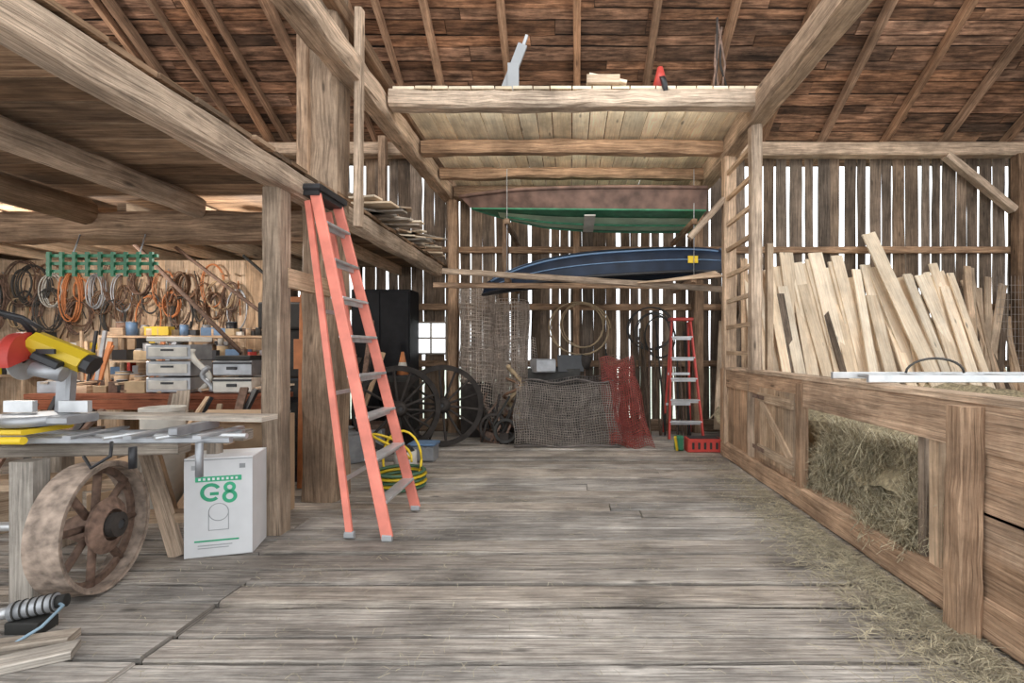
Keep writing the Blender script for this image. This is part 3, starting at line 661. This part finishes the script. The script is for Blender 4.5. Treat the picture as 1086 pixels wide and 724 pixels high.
# ---------------------------------------------------------------- centre back clutter
def warp(o,ax,up,w,h,amp,k,bend=0):
    o=V(o);ax=V(ax);up=V(up); n=ax.cross(up).normalized()
    return lambda u,v:o+ax*(w*(u-.5))+up*(h*v)+n*(amp*math.sin(u*k+v*3)+amp*.6*math.sin(v*7+u*5)+bend*v*v)+V((.02*math.sin(v*9+k),0,.03*math.sin(u*8+k)))
b=B()
b.net(warp((-.05,6.95,.03),(1,-.02,0),(0,.3,.95),1.5,.9,.05,7),44,26,'wire',.005)
b.net(warp((-.0,7.08,.03),(1,.03,0),(.03,.28,.95),1.45,.98,.06,9),36,22,'wired',.006)
b.net(warp((-.1,7.2,.03),(1,.0,0),(-.03,.28,.95),1.4,.85,.07,5),34,20,'wire',.006)
b.net(warp((.05,7.3,.03),(1,-.05,0),(.0,.25,.95),1.35,1.02,.05,6),34,24,'wired',.007)
b.tube([(-.8+i*.15,6.92,.03+.01*math.sin(i)) for i in range(11)],.016,'wired'); b.tube([(-.72+i*.135,7.2,.93+.03*math.sin(i*1.3)) for i in range(11)],.014,'wired')
b.obj('wire_mesh_heap')
b=B(); b.net(warp((.80,6.95,.03),(1,-.1,0),(-.10,.3,.95),.48,1.3,.04,6),15,36,'redwire',.006); b.net(warp((.95,6.88,.03),(1,-.1,0),(-.2,.3,.95),.42,1.2,.04,8),14,34,'redwire',.006)
b.net(warp((.7,7.1,.03),(1,-.1,0),(-.0,.3,.95),.5,1.32,.03,5),12,30,'rust',.006); b.obj('red_wire_fencing')
b=B(); b.box((-.25,7.65,.55),(.8,.4,1.1),'rubber',ch=.01); b.box((-.0,7.5,1.18),(.40,.02,.26),'black',rz=.2,tilt=(.1,.3,1)); b.box((-.42,7.45,1.15),(.3,.3,.20),'steel',rz=.4,ch=.02); b.cyl((.2,7.6,1.1),(.25,7.6,1.3),.09,'iron'); b.obj('storage_bin')
b=B(); b.tube([(-.85+.09*math.cos(t*.45)*(1+.2*math.sin(t)),7.55+.1*math.sin(t*.45),.3+.04*t) for t in range(22)],.035,'cord_t',seg=7); b.tube([(-.9+.12*math.cos(t*.6),7.5+.1*math.sin(t*.6),.2+.03*t) for t in range(26)],.022,'cord_br',seg=7); b.obj('rope_bundle')
def rollf(c,r,h,ph): 
    c=V(c); return lambda u,v:c+V(((r*(1-.35*u))*math.cos(u*14+ph)*(1+.08*math.sin(v*9)),(r*(1-.35*u))*math.sin(u*14+ph),h*v+.04*math.sin(u*9)))
b=B(); b.net(rollf((-1.50,7.95,.85),.31,1.5,0),90,24,'wirel',.005,1); b.box((-1.50,7.95,.42),(.45,.45,.84),'iron'); b.obj('wire_fence_roll')
b=B(); b.net(rollf((-.95,7.95,.3),.30,1.85,2),80,28,'wirel',.005,1); b.net(warp((-.95,7.62,.3),(1,0,0),(0,.1,1),.8,1.3,.1,8),24,30,'wirel',.004); b.box((-.95,7.98,.15),(.6,.5,.3),'rust'); b.obj('wire_fence_roll')
b=B()
for i in range(30):
    x=U(-1.35,-.75); y=U(7.2,7.8); b.tube([(x,y,.03),(x+U(-.2,.2),y,.25),(x+U(-.3,.3),y+.1,U(.3,.8))],.018,R.choice(['rust','rubber','iron']),seg=6)
b.revolve((-1.15,7.3,.24),(.3,-1,.1),[(.17,-.02),(.21,-.02),(.21,.02),(.17,.02)],'iron',28); b.revolve((-.95,7.2,.2),(-.2,-1,.2),[(.14,-.02),(.18,-.02),(.18,.02),(.14,.02)],'rubber',28)
for i in range(12): b.box((U(-1.3,-.8),U(7.2,7.7),.08),(U(.1,.25),.12,.16),R.choice(['iron','rust']),rz=U(0,3))
b.obj('rusty_implement_parts')
b=B()
for c,rx,rz,m in (((.15,8.3,1.75),.5,.45,'cord_t'),((.2,8.3,1.8),.35,.38,'cord_t'),((1.35,8.3,1.75),.38,.35,'cord_b'),((1.4,8.28,1.7),.3,.3,'cord_b'),((1.5,8.25,1.6),.26,.34,'rubber')): coil(c,rx,rz,.012,m,2)
b.obj('hanging_wire_hoops')
b=B(); b.box((1.82,6.75,.09),(.46,.24,.18),'red',ch=.01)
for i in range(5): b.box((1.66+i*.08,6.625,.09),(.03,.01,.09),'rubber')
b.box((1.82,6.75,.185),(.40,.19,.01),'black'); b.box((1.50,6.8,.10),(.10,.14,.20),'green',ch=.02); b.beam((1.46,6.7,.02),(1.41,6.6,.22),.03,.03,'yellow'); b.obj('red_crate')
b=B()
for i in range(22): x=U(1.1,1.95); b.cyl((x,7.95,.0),(x+U(-.1,.1),8.28,U(.9,2.0)),.014,R.choice(['siding','rust','rubber']),seg=6)
for i in range(18): x=U(.2,1.3); b.cyl((x,7.9,.0),(x+U(-.1,.1),8.28,U(.7,1.5)),.014,R.choice(['siding','rust','rubber']),seg=6)
b.obj('leaning_hand_tools')
b=B(); b.beam((-.72,5.35,4.2),(-.52,5.35,4.72),.10,.03,'greyink',up=(0,1,0)); b.beam((-.62,5.32,4.2),(-.62,5.32,4.5),.12,.02,'greyink',up=(0,1,0)); b.beam((-.55,5.35,4.6),(-.48,5.4,4.85),.03,.03,'greyink'); b.obj('metal_bracket')
b=B(); b.box((.35,5.3,4.27),(.35,.2,.10),'oldpine',ch=.01); b.beam((.2,5.28,4.32),(.60,5.28,4.24),.15,.03,'pine'); b.obj('foam_board_pile')
b=B(); b.cyl((.97,5.3,4.2),(.97,5.3,4.44),.09,'red',r1=.03,seg=16); b.cyl((.97,5.3,4.2),(1.02,5.3,4.21),.13,'black',seg=16); b.obj('red_funnel')
b=B()
for i in range(5): b.tube([(1.6+U(-.08,.12),5.35,4.2),(1.62+U(-.1,.1),5.35,4.5),(1.66+U(-.1,.1),5.4,4.95+U(-.1,.2))],.012,R.choice(['rust','iron','steel']),seg=6)
b.obj('hand_tools')
b=B(); b.cyl((-2.62,2.32,.17),(-2.36,2.42,.20),.07,'steel',seg=20); b.cyl((-2.36,2.42,.20),(-2.30,2.44,.205),.05,'rubber',seg=16); b.cyl((-2.72,2.28,.16),(-2.62,2.32,.17),.045,'alu',seg=16)
for k in range(6): b.revolve(V((-2.60,2.33,.172))+V((.26,.1,.03))*(k/6+.05),(.26,.1,.03),[(.068,-.006),(.076,-.006),(.076,.006),(.068,.006)],'rubber',20)
b.box((-2.5,2.36,.05),(.26,.16,.1),'rubber',ch=.01)
b.tube([(-2.36,2.42,.2),(-2.25,2.36,.20),(-2.25,2.2,.12),(-2.35,2.1,.05),(-2.6,2.12,.02),(-2.8,2.3,.02)],.012,'hoseblue',seg=8)
b.xf(lambda p:V((-2.68,2.44,0))+(p-V((-2.5,2.36,0)))*.62); b.obj('pump_motor')
b=B(); b.box((-2.45,2.16,.02),(.40,.12,.04),'grey',rz=.5,ch=.006); b.box((-2.62,2.28,.02),(.5,.10,.04),'grey',rz=.3,ch=.006); b.obj('wood_block')

# ---------------------------------------------------------------- unseen fill lamps, added to brighten the interior
def fill_lamp(x,y,z,p,r=.06):  # unseen bulbs added as fill for the room under the loft and the roof
    b=B(); b.cyl((x,y,z+.05),(x,y,z+.16),.022,'black',seg=10); b.revolve((x,y,z),(0,0,1),[(.001,-.05),(.03,-.04),(.042,0),(.03,.035),(.018,.05),(.001,.055)],'fillbulb',16,sm=True,closed=False); o=b.obj('fill_bulb')
    l=bpy.data.lights.new('fill_bulb_light','POINT'); l.energy=p; l.color=(1,.96,.90); l.shadow_soft_size=r; lo=bpy.data.objects.new('fill_bulb_light',l); lo.location=(x,y,z-.08); bpy.context.scene.collection.objects.link(lo)
fill_lamp(-5.4,4.95,2.56,75,.03); fill_lamp(-3.2,4.95,2.56,35,.03); fill_lamp(-6.0,3.2,2.46,45)
fill_lamp(5,4.5,6.3,120); fill_lamp(-7.0,4.5,5.4,120); fill_lamp(0,4.4,6.2,70)
def fill_strip(y,z,p):  # hidden area lights added behind the beams to brighten the platform underside
    b=B(); b.beam((-1.7,y,z),(1.7,y,z),.02,.02,'cord_w'); b.obj('fill_strip_bar')
    l=bpy.data.lights.new('fill_strip_light','AREA'); l.shape='RECTANGLE'; l.size=3.4; l.size_y=.02; l.energy=p; l.color=(1,.96,.88)
    lo=bpy.data.objects.new('fill_strip_light',l); lo.location=(0,y+.02,z); bpy.context.scene.collection.objects.link(lo)
    lo.rotation_euler=V((0,1,.12)).to_track_quat('-Z','Y').to_euler()
fill_strip(5.385,4.07,14); fill_strip(6.505,4.04,12); fill_strip(7.40,4.03,9)
w=bpy.data.worlds.new('sky'); bpy.context.scene.world=w; w.use_nodes=True
bg=w.node_tree.nodes['Background']; bg.inputs[0].default_value=(.93,.97,1,1); bg.inputs[1].default_value=2.2
cd=bpy.data.cameras.new('camera'); co=bpy.data.objects.new('camera',cd); bpy.context.scene.collection.objects.link(co)
co.location=(0,0,1.4); co.rotation_euler=(math.pi/2,0,0); cd.sensor_width=36; cd.lens=36*520/1086; cd.shift_x=-62/1086; cd.shift_y=8/1086; cd.clip_start=.05
bpy.context.scene.camera=co
bpy.context.scene.view_settings.view_transform='Standard'
